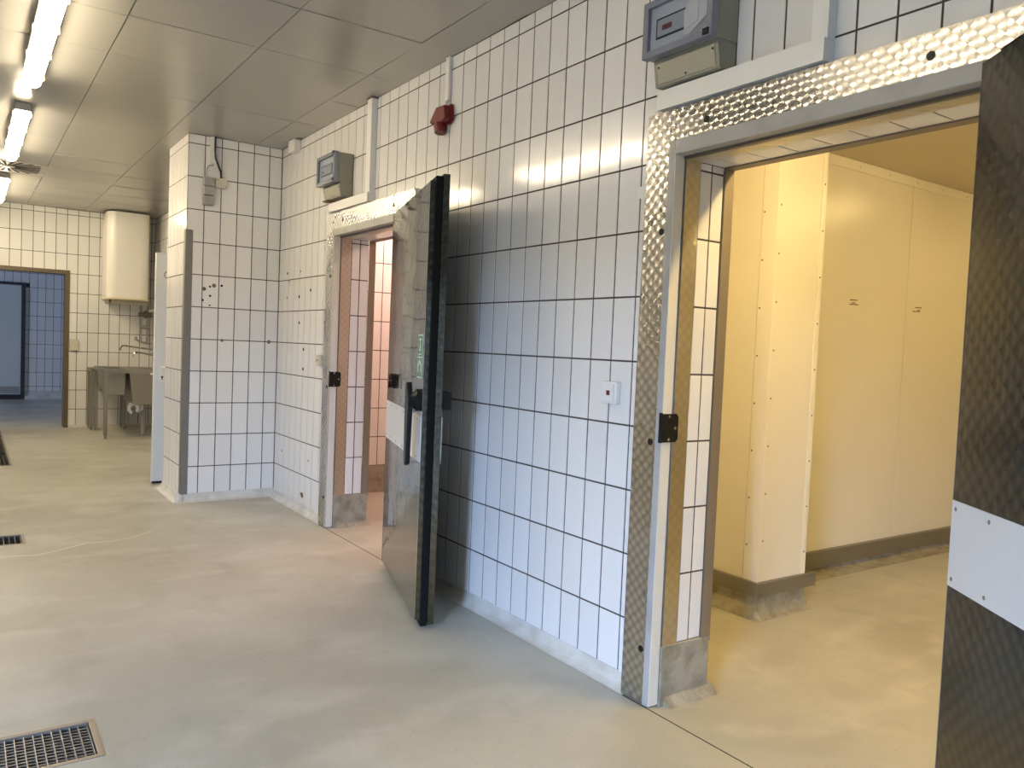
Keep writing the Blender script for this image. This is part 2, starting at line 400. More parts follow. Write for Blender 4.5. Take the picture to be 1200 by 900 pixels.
# ---- left and back walls
WY0, WY1, WZ0, WZ1 = -4.5, -3.1, .25, 2.2
mb = MB().box((XL-.2, YB, 0), (XL, WY0, ZC)).box((XL-.2, WY1, 0), (XL, YF+.2, ZC)).box((XL-.2, WY0, 0), (XL, WY1, WZ0)).box((XL-.2, WY0, WZ1), (XL, WY1, ZC))
WALLPLAIN = mat('plain_white_wall', (0.70, 0.69, 0.65), 0.35)
struct('wall_left', mb, WALLPLAIN, 'white wall with a daylight window opposite the cold rooms', 'wall')
struct('wall_back', MB().box((XL-.2, YB-.2, 0), (T, YB, ZC)), WALLPLAIN, 'white wall closing the near end of the hall', 'wall')
win = thing('window_1', 'tall white framed window lighting the hall', 'window', (XL-.1, (WY0+WY1)/2, WZ0), kind='structure')
f = MB()
for a, b in (((XL-.14,WY0,WZ0),(XL-.06,WY0+.06,WZ1)),((XL-.14,WY1-.06,WZ0),(XL-.06,WY1,WZ1)),((XL-.14,WY0,WZ0),(XL-.06,WY1,WZ0+.06)),((XL-.14,WY0,WZ1-.06),(XL-.06,WY1,WZ1))): f.box(a, b)
mk('window_frame', f, WHITE, win)
box('pane', (XL-.102, WY0+.06, WZ0+.06), (XL-.098, WY1-.06, WZ1-.06), GLASS, win)

# ---- corridor beyond the far wall
YC = 14.2
corr_x1 = 0.6
mb = MB().box((XL, YC, 0), (corr_x1, YC+.15, 2.9))
wall_corridor = struct('wall_corridor', mb, GROUT, 'tiled back wall of the blue lit corridor', 'wall')
CR = [.16+.02] + [.269+.25*k for k in range(0, 11)]
CR = [.18, .27] + [.52+.25*k for k in range(0, 9)] + [2.9]
tile_field(wall_corridor, 'y', -1, YC, [-1.176+.125*k for k in range(-10, 15)], CR, TILE_IN, [(-2.35, -1.235, -1, 2.09)], limit=140)
struct('wall_corridor_right', MB().box((corr_x1, YF+.2, 0), (corr_x1+.15, YC+.15, 2.9)), WALLPLAIN, 'right hand wall of the corridor', 'wall')
mb = MB().box((XL-.2, YF+.2, 0), (XL, 9.9, 2.9)).box((XL-.2, 11.7, 0), (XL, YC+.15, 2.9)).box((XL-.2, 9.9, 0), (XL, 11.7, .7)).box((XL-.2, 9.9, 2.3), (XL, 11.7, 2.9))
struct('wall_corridor_left', mb, WALLPLAIN, 'corridor wall with a daylight window', 'wall')
struct('ceiling_corridor', MB().box((XL-.2, YF+.2, 2.9), (corr_x1+.15, YC+.15, 3.0)), WALLPLAIN, 'plain corridor ceiling', 'ceiling')
win = thing('window_2', 'window lighting the corridor', 'window', (XL-.1, 10.8, .7), kind='structure')
f = MB()
for a, b in (((XL-.14,9.9,.7),(XL-.06,9.96,2.3)),((XL-.14,11.64,.7),(XL-.06,11.7,2.3)),((XL-.14,9.9,.7),(XL-.06,11.7,.76)),((XL-.14,9.9,2.24),(XL-.06,11.7,2.3))): f.box(a, b)
mk('window_frame', f, WHITE, win); box('pane', (XL-.102,9.96,.76), (XL-.098,11.64,2.24), GLASS, win)

# ---- floor (gently rising towards the far end), with drain recesses
def fz(y): return 0.0 if y < 6.3 else .04*min(1.0, (y-6.3)/3.1)
GR1 = (-2.35, -1.765, .385, .66)
GR2 = (-2.30, -1.81, 3.30, 3.57)
GR3 = (-2.25, -1.745, 6.52, 9.25)
def floor_mesh(x0, x1, y0, y1, hs, zf=fz):
    mb = MB()
    xs = sorted(set([x0, x1]+[h[0] for h in hs]+[h[1] for h in hs]))
    ys = sorted(set([y0, y1]+[h[2] for h in hs]+[h[3] for h in hs]+[v for v in (6.3, 9.4) if y0 < v < y1]))
    idx = {}
    for i, x in enumerate(xs):
        for j, y in enumerate(ys): idx[i, j] = len(mb.v); mb.v.append((x, y, zf(y)))
    for i in range(len(xs)-1):
        for j in range(len(ys)-1):
            cx, cy = (xs[i]+xs[i+1])/2, (ys[j]+ys[j+1])/2
            if any(h[0] < cx < h[1] and h[2] < cy < h[3] for h in hs): continue
            mb.f.append((idx[i,j], idx[i+1,j], idx[i+1,j+1], idx[i,j+1]))
    return mb
floor = struct('floor', floor_mesh(XL, -.052, YB, YF+.2, [GR1, GR2, GR3]), FLOOR, 'stained beige screed floor of the hall', 'floor')
struct('floor_under_wall', floor_mesh(-.046, T+.01, YB, YF+.2, []), FLOOR, 'beige screed floor strip along the cold room thresholds', 'floor')
box('threshold_joint', (-.10, YB, -.02), (.0, YF, -.002), DARK, floor)
struct('floor_corridor', floor_mesh(XL, corr_x1, YF+.2, YC, []), FLOOR, 'screed floor of the corridor', 'floor')
# pale hairline crack across the floor
pts = [(-2.02,3.02),(-1.86,3.02),(-1.78,2.99),(-1.66,3.06),(-1.50,3.17),(-1.36,3.16),(-1.22,3.22),(-1.10,3.34)]
mb = MB()
for k in range(len(pts)-1):
    a, b = Vector((*pts[k],0)), Vector((*pts[k+1],0)); t = (b-a).normalized(); n = Vector((-t.y,t.x,0))*.006
    if k == 4: n *= .5
    mb.poly([a-n+Vector((0,0,-.002)), b-n+Vector((0,0,-.002)), b+n+Vector((0,0,-.002)), a+n+Vector((0,0,-.002))], (0,0,.0028))
mk('repaired_crack', mb, mat('pale_filler', (0.66,0.62,0.52), .7), floor)

# ---- coves at the wall feet
def cove(mb, p0, p1, nrm, h=.058, d=.05):
    n = Vector(nrm); p0 = Vector(p0); e = Vector(p1)-p0
    prof = [(0,-.01),(0,h),(.006,h),(.010,h*.55),(.022,h*.25),(d*.75,h*.07),(d,.0),(d,-.01)]
    mb.poly([p0 + n*a + Vector((0,0,b)) for a, b in prof], e)
mb = MB()
cove(mb, (0, D2[1]+.14, 0), (0, D1[0]-.14, 0), (-1,0,0)); cove(mb, (0, D1[1]+.14, 0), (0, PY0, 0), (-1,0,0))
struct('baseboard_right', mb, COVE, 'pale screed cove at the foot of the right wall', 'skirting')
mb = MB(); cove(mb, (PX-.045, PY0, 0), (0, PY0, 0), (0,-1,0), .066); cove(mb, (PX, PY0-.04, 0), (PX, PY1, 0), (-1,0,0), .06, .06)
struct('baseboard_pillar', mb, COVE, 'pale screed cove around the pillar foot', 'skirting')
mb = MB(); cove(mb, (DOX1+.05, YF, .038), (0, YF, .038), (0,-1,0), .03); struct('baseboard_far', mb, COVE, 'pale cove at the foot of the far wall', 'skirting')

# ---- ceiling with metal panels
ceiling = struct('ceiling', MB().box((XL-.2, YB-.2, ZC+.006), (T, YF+.2, ZC+.15)), DARK, 'suspended ceiling of beige metal panels', 'ceiling')
xl = [-.22-.635*k for k in range(-1, 11)]; yl = [2.075+.635*k for k in range(-14, 13)]
for i in range(len(xl)-1):
    for j in range(len(yl)-1):
        x1, x0 = min(xl[i], T), max(xl[i+1], XL); y0, y1 = max(yl[j], YB), min(yl[j+1], YF)
        if x1-x0 < .05 or y1-y0 < .05: continue
        if i == 0: x1 = 0.0
        if i == 3 and j == 21: continue      # the air diffuser sits here
        t1, t2, sag = random.uniform(-.0012,.0012), random.uniform(-.0022,.0022), random.uniform(.000,.0022)
        mb = MB(); N = 6
        x0 += .0022; x1 -= .0022; y0 += .0007; y1 -= .0007
        for a in range(2):
            for b in range(N+1):
                v = b/N; z = ZC + (t1*(a*2-1)) + t2*(v-.5)*2 - sag*(1-(2*v-1)**2)
                mb.v.append((x0+(x1-x0)*a, y0+(y1-y0)*v, z))
        for b in range(N): mb.f.append((b, b+1, N+1+b+1, N+1+b))
        i2 = len(mb.v)
        mb.v += [(x0,y0,ZC+.012),(x1,y0,ZC+.012),(x1,y1,ZC+.012),(x0,y1,ZC+.012)]
        mb.f += [(i2, i2+1, i2+2, i2+3), (0, N+1, i2+1, i2), (N, 2*N+1, i2+2, i2+3), tuple(list(range(N+1))+[i2+3, i2]), tuple(list(range(N+1, 2*N+2))+[i2+2, i2+1])]
        o = mk('ceiling_panel', mb, CEIL, ceiling)
# swirl air diffuser
vx0, vx1, vy0, vy1 = -2.122, -1.488, 6.523, 7.152
dif = thing('air_diffuser', 'square ceiling air diffuser with radial slots', 'air vent', ((vx0+vx1)/2, (vy0+vy1)/2, ZC))
box('face_plate', (vx0, vy0, ZC-.004), (vx1, vy1, ZC+.004), mat('diffuser_plate', (.62,.59,.52), .4), dif)
cx, cy = (vx0+vx1)/2, (vy0+vy1)/2
for k in range(24):
    a = 2*math.pi*k/24+.13; mx_ = .27/max(abs(math.cos(a)), abs(math.sin(a)))
    t = Vector((math.cos(a), math.sin(a), 0)); n = Vector((-t.y, t.x, 0))
    r0, r1 = .07, min(mx_, .33); c = Vector((cx, cy, ZC-.0055))
    mk('slot', MB().poly([c+t*r0-n*.007, c+t*r1-n*.016, c+t*r1+n*.016, c+t*r0+n*.007], (0,0,.002)), DARK, dif)
mk('hub', MB().disc((cx, cy, ZC-.012), (0,0,1), .04, .01), mat('diffuser_plate', (.62,.59,.52), .4), dif)

# ---- fluorescent lamps
def lamp(label, x, y0, y1, zc, tube, group=None, along='y'):
    L = thing('ceiling_lamp', label, 'lamp', (x, (y0+y1)/2, zc), group=group)
    def P(u, v, z): return (x+u, v, z)
    w = .05
    mk('housing', MB().poly([P(-w*.9,y0,zc-.001),P(w*.9,y0,zc-.001),P(w*1.12,y0,zc-.056),P(-w*1.12,y0,zc-.056)], (0,y1-y0,0)), LAMPGREY, L, bevel=.006)
    prof = [(-w*.94,-.0565),(w*.94,-.0565),(w*.96,-.07),(w*.8,-.098),(w*.4,-.112),(-w*.4,-.112),(-w*.8,-.098),(-w*.96,-.07)]
    mb = MB(); rings = []
    for yy, sc in ((y0+.01,.55),(y0+.05,.93),(y0+.09,1.0),(y1-.09,1.0),(y1-.05,.93),(y1-.01,.55)):
        i = len(mb.v); rings.append(i)
        mb.v += [P(u*sc, yy, zc-.0565+(z+.0565)*sc) for u, z in prof]
    n = len(prof)
    for a, b in zip(rings, rings[1:]):
        for q in range(n): mb.f.append((a+q, a+(q+1)%n, b+(q+1)%n, b+q))
    mb.f.append(tuple(rings[0]+q for q in reversed(range(n)))); mb.f.append(tuple(rings[-1]+q for q in range(n)))
    mk('diffuser', mb, tube, L)
    for k in range(4):
        yy = y0+.11+(y1-y0-.22)*k/3
        for s in (-1, 1):
            mk('clip', MB().box(P(s*w*1.0, yy-.010, zc-.072), P(s*w*1.18, yy+.010, zc-.045)), OFFWHITE, L)
    return L
lamp('glowing tube lamp on the hall ceiling opposite the pink lit doorway', -1.812, 1.80, 3.40, ZC, TUBE, 'tube lamps along the hall ceiling')
lamp('glowing tube lamp between the first lamp and the air diffuser', -1.812, 4.20, 5.98, ZC, TUBE, 'tube lamps along the hall ceiling')
lamp('glowing tube lamp just beyond the air diffuser', -1.812, 7.25, 8.85, ZC, TUBE, 'tube lamps along the hall ceiling')
lamp('tube lamp on the hall ceiling over the yellow lit doorway', -1.812, -1.2, .4, ZC, TUBE_DIM, 'tube lamps along the hall ceiling')
lamp('unseen tube lamp added to brighten the far end of the hall', -3.6, 6.6, 8.2, ZC, TUBE, 'tube lamps along the hall ceiling')  # added lamp, not seen, lifts the brightness of the far wall

# ================================================================== DOOR FRAMES
def door_frame(name, d, label):
    y0, y1 = d[0]-.15, d[1]+.15; F = -.045
    t = thing(name, label, 'door frame', (0, (y0+y1)/2, 0), kind='structure')
    ZT = 2.187; iw = .117
    o = t.location
    mk('steel_cladding', MB().box((F, y1-iw, .004), (-.001, y1, ZT)), SWIRL, t)
    mk('steel_cladding', MB().box((F, y0, .004), (-.001, y0+iw, ZT)), SWIRL, t)
    mk('steel_cladding', MB().box((F, y0+iw, ZT-.112), (-.001, y1-iw, ZT)), SWIRL, t)
    G = F-.003
    mk('jamb_profile', MB().box((G, d[1]+.003, .004), (.0, y1-iw, ZT-.112)), PVCGREY, t, bevel=.003)
    mk('jamb_lining', MB().box((G+.002, d[1], .006), (.0, d[1]+.003, ZT-.115)), CREAM, t)
    mk('jamb_profile', MB().box((G, y0+iw, .004), (.0, d[0], ZT-.112)), PVCGREY, t, bevel=.003)
    mk('head_profile', MB().box((G, d[0], ZH+.006), (.0, d[1], ZT-.112)), PVCGREY, t, bevel=.003)
    # seal line and steel lining of the reveal
    mk('seal', MB().box((.0, d[1]-.001, .03), (.005, d[1]+.002, ZH+.01)), DARKSTEEL, t)
    mk('seal', MB().box((-.004, d[0], ZH-.004), (.012, d[1], ZH+.006)), DARKSTEEL, t)
    mk('steel_lining', MB().box((.006, d[1]-.005, .205), (.080, d[1]-.0005, ZH)), SWIRL_LINING, t)
    mk('steel_lining', MB().box((.006, d[0]+.0005, .205), (.080, d[0]+.005, ZH)), SWIRL_LINING, t)
    mk('steel_lining', MB().box((.012, d[0], ZH-.005), (.080, d[1], ZH-.0005)), SWIRL_LINING, t)
    e = MB().poly([(.213,d[1]-.008,.205),(.262,d[1]-.008,.205),(.262,d[1]+.05,.205),(.258,d[1]+.05,.205),(.258,d[1]-.001,.205),(.213,d[1]-.001,.205)], (0,0,ZH-.205))
    mk('edge_trim', e, BROWN, t)
    e = MB().poly([(.213,d[0]+.008,.205),(.262,d[0]+.008,.205),(.262,d[0]-.05,.205),(.258,d[0]-.05,.205),(.258,d[0]+.001,.205),(.213,d[0]+.001,.205)], (0,0,ZH-.205))
    mk('edge_trim', e, BROWN, t)
    mk('edge_trim', MB().box((.213, d[0], ZH-.006), (.262, d[1], ZH-.0005)), BROWN, t)
    # rendered plinths
    for yy, s in ((d[1], -1), (d[0], 1)):
        mk('plinth', MB().poly([(.002,yy-s*.002,0),(.002,yy+s*.012,0),(.002,yy+s*.008,.222),(.002,yy-s*.002,.226)], (.253,0,0)).poly([(.02,yy,0),(.02,yy+s*.045,0),(.02,yy+s*.018,.025),(.02,yy,.045)], (.26,0,0)), PLASTER, t)
    # bolt heads / holes
    for yy, zz in ((y1-.096,.207),(y1-.092,.983),(y1-.096,1.753),(y1-.285,2.12),(y1-1.055,2.123),(y0+.096,.207),(y0+.096,.983),(y0+.096,1.753)):
        mk('bolt_hole', MB().disc((F-.0012, yy, zz), (1,0,0), .0125, .002), BLACK, t)
    # latch keeper
    k = MB().poly([(-.052,d[1]-.001,.985),(-.052,d[1]+.012,.985),(-.052,d[1]+.012,1.095),(-.052,d[1]-.001,1.095)], (.006,0,0))
    k.poly([(-.052,d[1]-.008,.988),(.018,d[1]-.008,.988),(.028,d[1]-.008,1.0),(.028,d[1]-.008,1.08),(.018,d[1]-.008,1.092),(-.052,d[1]-.008,1.092)], (0,.008,0))
    kk = mk('latch_keeper', k, BLACK, t, label='black plastic latch keeper')
    for zz in (1.083, .998): mk('screw', MB().disc((-.02, d[1]-.0095, zz), (0,1,0), .005, .002, 8), CHROME, kk)
    mk('screw', MB().disc((.012, d[1]-.0095, 1.04), (0,1,0), .005, .002, 8), CHROME, kk)
    return t
door_frame('trim_1', D1, 'shiny engine-turned steel door frame around the pink lit doorway')
door_frame('trim_2', D2, 'shiny engine-turned steel door frame around the yellow lit doorway')

# ================================================================== DOOR LEAVES
def leaf(name, label, loc, ang, skin):
    t = thing(name, label, 'door', loc, ang, kind='structure')
    W_ = 1.025
    P = lambda n, mb, m, par=t, **k: mk(n, mb, m, par, local=True, **k)
    P('inner_skin', MB().box((-.024, 0, .035), (0, W_, 2.045)), skin)
    P('edge_strip', MB().box((-.0235, W_-.0005, .036), (.0008, W_+.003, 2.046)), SWIRL_DARK)
    P('edge_strip', MB().box((-.0235, -.003, .036), (.0008, .0005, 2.046)), HINGE_EDGE)
    P('bright_edge_strip', MB().box((.0009, W_-.004, .036), (.0018, W_+.003, 2.046)), CHROME)  # thin chrome strip added to give the free edge its bright line
    P('gasket', MB().box((-.052, .03, .008), (-.024, W_+.014, 2.068)), RUBBER)
    P('outer_skin', MB().box((-.082, .05, .022), (-.052, W_+.035, 2.075)), SWIRL_DARK)
    # kick plates
    kp = P('kick_plate', MB().box((.0005, .002, .765), (.004, W_-.004, .978)), KICK, label='white plastic kick plate')
    for yy in (.02, .17, .36, .55, .74, .93):
        for zz in (.784, .958):
            mk('screw', MB().disc((.0038, yy, zz), (1,0,0), .0055, .0012, 8), BROWN, kp, local=True)
    P('kick_plate', MB().box((-.088, .1, .765), (-.0825, W_+.03, .978)), KICK, label='white plastic kick plate')
    # hinges
    for zz in (.28, 1.75):
        P('hinge', MB().tube([(-.06, .02, zz-.07), (-.06, .02, zz+.07)], .014, 10).box((-.066, .02, zz-.05), (-.054, .07, zz+.05)), DARKSTEEL)
    # inside emergency handle
    h = P('inside_handle', MB().tube([(.0005, .975, 1.05), (.022, .975, 1.05), (.030, .972, 1.05), (.050, .965, 1.05)], [.052, .052, .040, .030], 16), BLACK, smooth=True, label='black plastic lever handle')
    lv = MB().poly([(.040, .922, 1.128), (.040, .965, 1.132), (.040, .990, 1.085), (.040, 1.005, 1.02), (.040, .992, .93), (.040, .978, .755), (.040, .957, .744), (.040, .936, .757), (.040, .926, .93), (.040, .92, 1.05)], (.024, 0, 0))
    mk('lever', lv, BLACK, h, local=True, bevel=.004)
    # outside release housing
    P('outside_latch', MB().box((-.135, .945, 1.01), (-.082, 1.03, 1.092)), BLACK, bevel=.006)
    # emergency exit sticker
    s = P('exit_sticker', MB().box((.0003, .872, 1.15), (.0011, .984, 1.353)), STICKWHITE, label='green and white emergency release sticker')
    for a, b in ((1.156, 1.244), (1.250, 1.347)): mk('green_field', MB().box((.0012, .878, a), (.0017, .978, b)), GREEN, s, local=True)
    x = .0018
    mk('arrow_mark', MB().poly([(x,.888,1.178),(x,.888,1.212),(x,.928,1.240),(x,.968,1.212),(x,.968,1.178),(x,.952,1.178),(x,.952,1.205),(x,.928,1.222),(x,.904,1.205),(x,.904,1.178)], (.0003,0,0)), STICKWHITE, s, local=True)
    for a, b, c_, d_ in ((.905,1.325,.955,1.335),(.922,1.300,.934,1.326),(.912,1.276,.948,1.284),(.905,1.258,.955,1.264),(.925,1.284,.945,1.300)):
        mk('sign_stroke', MB().box((x,a,b),(x+.0003,c_,d_)), STICKWHITE, s, local=True)
    return t
leaf('door_1', 'insulated steel door leaf swung wide open from the pink lit doorway', (-.112, 1.915, 0), math.pi-math.asin(.29), SWIRL_DOOR)
leaf('door_2', 'insulated steel door leaf swung open from the yellow lit doorway', (-.112, -1.292, 0), math.pi-math.asin(.61), SWIRL_DARK)

# white side door behind the pillar
t = thing('door_3', 'white painted door standing open behind the tiled pillar', 'door', (0, 5.13, 0), kind='structure')
lf = box('door_leaf', (-.775, 5.13, .012), (-.02, 5.17, 2.0), DOORWHITE, t, bevel=.003)
box('edge_lipping', (-.779, 5.131, .014), (-.775, 5.169, 1.998), WHITE, t)
box('bottom_seal', (-.775, 5.128, .004), (-.02, 5.16, .02), BLACK, t)
hp = mk('handle_plate', MB().box((-.735, 5.122, .89), (-.690, 5.13, 1.03)), WHITE, t, bevel=.003)
mk('lever', MB().tube([(-.705,5.124,1.01),(-.705,5.08,1.01),(-.69,5.07,1.01),(-.585,5.07,1.01)], .009, 8), WHITE, hp, smooth=True)
mk('keyhole', MB().disc((-.712,5.1215,.93),(0,1,0),.009,.002).box((-.716,5.1215,.905),(-.708,5.1235,.93)), BLACK, hp)
mk('back_lever', MB().tube([(-.74,5.17,.95),(-.74,5.21,.95),(-.79,5.215,.95)], .008, 8), WHITE, hp, smooth=True)
struct('wall_side_room', MB().box((.5, 5.0, 0), (.6, 6.2, 2.5)), WALLPLAIN, 'white wall inside the side room behind the pillar', 'wall')
hk = thing('wall_hook', 'small wire ring hook on the pillar edge near the white door', 'hook', (PX-.01, 4.93, 1.80))
mk('ring', MB().tube([(PX+.008+.028*math.cos(a), 4.925, 1.80+.028*math.sin(a)) for a in [2*math.pi*k/12 for k in range(11)]], .0035, 6), DARKSTEEL, hk)
mk('stem', MB().tube([(PX+.036,4.925,1.80),(PX+.05,4.913,1.80)], .003, 6), DARKSTEEL, hk)

# corridor doorway frame and corridor door
t = thing('trim_3', 'brown metal frame of the doorway in the far wall', 'door frame', (DOX1, YF, 0), kind='structure')
box('jamb', (DOX1-.005, YF-.012, .03), (DOX1+.045, YF+.21, DOZ+.045), DARKBROWN, t)
box('jamb', (DOX0-.045, YF-.012, .03), (DOX0+.005, YF+.21, DOZ+.045), DARKBROWN, t)
box('lintel', (DOX0+.005, YF-.012, DOZ-.005), (DOX1-.005, YF+.21, DOZ+.045), DARKBROWN, t)
t = thing('door_4', 'grey steel door in a dark frame on the blue tiled corridor wall', 'door', (-1.8, YC, .04), kind='structure')
box('frame', (-1.29, YC-.05, .10), (-1.232, YC-.001, 2.095), CORRFRAME, t); box('frame', (-2.36, YC-.05, .10), (-2.30, YC-.001, 2.095), CORRFRAME, t)
box('frame', (-2.30, YC-.05, 2.05), (-1.29, YC-.001, 2.095), CORRFRAME, t); box('frame', (-2.30, YC-.05, .10), (-1.29, YC-.001, .125), CORRFRAME, t)
box('door_leaf', (-2.295, YC-.03, .13), (-1.295, YC-.002, 2.045), CORRDOOR, t)
box('kick_strip', (-2.28, YC-.034, .15), (-1.31, YC-.03, .27), GREYBOX, t)
mb = MB(); cove(mb, (-1.23, YC, .04), (corr_x1, YC, .04), (0,-1,0), .14); struct('baseboard_corridor', mb, COVE, 'screed upstand along the corridor wall', 'skirting')

# ================================================================== COLD ROOM 2 (yellow)
R2Y, R2X0, R2X1, R2YB, R2Z = .633, T+.003, 5.2, -3.6, 2.545
struct('floor_coldroom', floor_mesh(T+.01, R2X1, R2YB, R2Y+.1, []), FLOOR, 'screed floor of the yellow lit cold room', 'floor')
wr = struct('wall_coldroom', MB().box((R2X0, R2Y, 0), (R2X1, R2Y+.1, R2Z+.05)), PANELTRIM, 'cream panel wall of the yellow lit cold room', 'wall')
for x0, x1 in ((.25, 1.16), (1.56, 3.036), (3.04, 4.3), (4.304, R2X1)):
    box('wall_panel', (x0, R2Y-.006, .10), (x1, R2Y-.0005, R2Z-.06), PANEL, wr)
box('cornice', (.25, R2Y-.014, R2Z-.062), (R2X1, R2Y-.0005, R2Z-.002), PANELTRIM, wr)
for k in range(10): mk('rivet', MB().disc((1.75+.33*k, R2Y-.0165, R2Z-.032), (0,1,0), .006, .003, 8), OFFWHITE, wr)
box('bumper_rail', (1.545, R2Y-.035, .045), (R2X1, R2Y-.0065, .142), RAIL, wr)
for x in (2.45, 3.18):
    for z, w_ in ((1.690, .045), (1.663, .055), (1.673, .022)):
        x_ = x+random.uniform(-.02,.02)
        mk('scuff_mark', MB().poly([(x_-w_,R2Y-.0064,z),(x_+w_,R2Y-.0064,z+.003),(x_+w_*.8,R2Y-.0064,z+.009),(x_-w_*.8,R2Y-.0064,z+.007)], (0,-.0004,0)), mat('scuff', (.16,.14,.10), .8), wr)
mb = MB(); cove(mb, (1.54, R2Y, 0), (R2X1, R2Y, 0), (0,-1,0), .05, .12); struct('baseboard_coldroom', mb, PLASTER, 'rough screed cove along the cold room wall', 'skirting')
# boxed-in corner pillar
bx0, bx1, by = 1.163, 1.54, .258
wp = struct('wall_coldroom_pillar', MB().box((bx0, by, .0), (bx1, R2Y-.007, R2Z)), PANELTRIM, 'cream panelled box pillar in the cold room', 'pillar')
box('wall_panel', (bx0-.006, .345, .12), (bx0-.0005, R2Y-.01, R2Z-.005), PANEL, wp); box('wall_panel', (bx0-.007, by-.006, .12), (bx0-.0005, .342, R2Z-.005), PANELTRIM, wp)
box('wall_panel', (bx0, by-.006, .12), (bx1-.035, by-.0005, R2Z-.005), PANEL, wp); box('corner_strip', (bx1-.034, by-.009, .12), (bx1+.003, by-.0005, R2Z-.005), PANELTRIM, wp)
for k in range(10):
    z = .3+.24*k
    mk('rivet', MB().disc((bx1-.016, by-.011, z), (0,1,0), .005, .003, 8), BROWN, wp); mk('rivet', MB().disc((bx0+.02, by-.008, z+.09), (0,1,0), .005, .003, 8), BROWN, wp)
    mk('rivet', MB().disc((bx0-.0095, .328, z+.06), (1,0,0), .005, .003, 8), BROWN, wp); mk('rivet', MB().disc((bx0-.0085, .545, z+.03), (1,0,0), .005, .003, 8), BROWN, wp)
box('bumper_rail', (bx0-.028, by-.028, .112), (bx1+.075, by-.0065, .182), RAIL, wp); box('bumper_rail', (bx0-.028, by-.0065, .112), (bx0-.0075, R2Y-.04, .182), RAIL, wp)
mk('plinth', MB().poly([(bx0-.012,by-.012,0),(bx1,by-.012,0),(bx1,R2Y-.01,0),(bx0-.012,R2Y-.01,0)], (0,0,.112)).poly([(bx0-.055,by-.055,0),(bx0-.05,by-.0,.012),(bx0-.012,by-.0,.06),(bx0-.012,by-.055,.0)],(0,.35,0)).poly([(bx0-.055,by-.055,0),(bx0-.055,by-.02,.012),(bx0-.055,by-.012,.05),(bx0-.055,by-.0,.0)],(.45,0,0)), PLASTER, wp)
struct('ceiling_coldroom', MB().box((T+.06, R2YB, R2Z), (R2X1, R2Y+.1, R2Z+.1)), CREAMCEIL, 'yellowish cold room ceiling', 'ceiling')
struct('wall_coldroom_end', MB().box((R2X1, R2YB, 0), (R2X1+.1, R2Y+.1, R2Z+.1)), PANEL, 'cream panel end wall of the cold room', 'wall')
struct('wall_coldroom_near', MB().box((R2X0, R2YB-.1, 0), (R2X1, R2YB, R2Z+.1)), PANEL, 'cream panel near wall of the cold room', 'wall')
struct('wall_coldroom_front', MB().box((T+.001, R2YB, 0), (T+.06, D2[0]-.05, R2Z+.1)).box((T+.001, D2[1]+.05, 0), (T+.06, R2Y+.1, R2Z+.1)).box((T+.001, D2[0]-.05, ZH), (T+.06, D2[1]+.05, R2Z+.1)), PANEL, 'inner face of the cold room front wall', 'wall')
lamp('tube lamp on the ceiling of the yellow lit cold room', 3.35, -1.55, .05, R2Z, TUBE_Y)
lamp('tube lamp over the cold room doorway side', 0.62, -1.85, -.25, R2Z, TUBE_Y2)

# ================================================================== COLD ROOM 1 (pink)
P1Y = 4.06
w1 = struct('wall_pinkroom', MB().box((T+.003, P1Y, 0), (3.2, P1Y+.1, 2.6)), GROUT, 'pale tiled wall inside the pink lit cold room', 'wall')
tile_field(w1, 'y', -1, P1Y, [.343+.125*k for k in range(-1, 20)], [.238+.25*k for k in range(0, 10)], TILE_IN, limit=120)
mk('plinth', MB().box((T+.005, P1Y-.008, 0), (3.2, P1Y-.0005, .238)), PLASTER, w1)
struct('floor_pinkroom', floor_mesh(T+.01, 3.2, 1.0, P1Y, []), FLOOR, 'screed floor of the pink lit cold room', 'floor')
struct('ceiling_pinkroom', MB().box((T+.003, .9, 2.5), (3.2, P1Y, 2.6)), PANELTRIM, 'ceiling of the pink lit cold room', 'ceiling')
struct('wall_pinkroom_end', MB().box((3.2, .9, 0), (3.3, P1Y+.1, 2.6)), PANEL, 'end wall of the pink lit cold room', 'wall')
struct('wall_pinkroom_near', MB().box((T+.003, .9, 0), (3.2, 1.0, 2.6)), PANEL, 'near wall of the pink lit cold room', 'wall')
lamp('tube lamp on the ceiling of the pink lit cold room', 1.0, 2.35, 3.85, 2.5, TUBE_P)

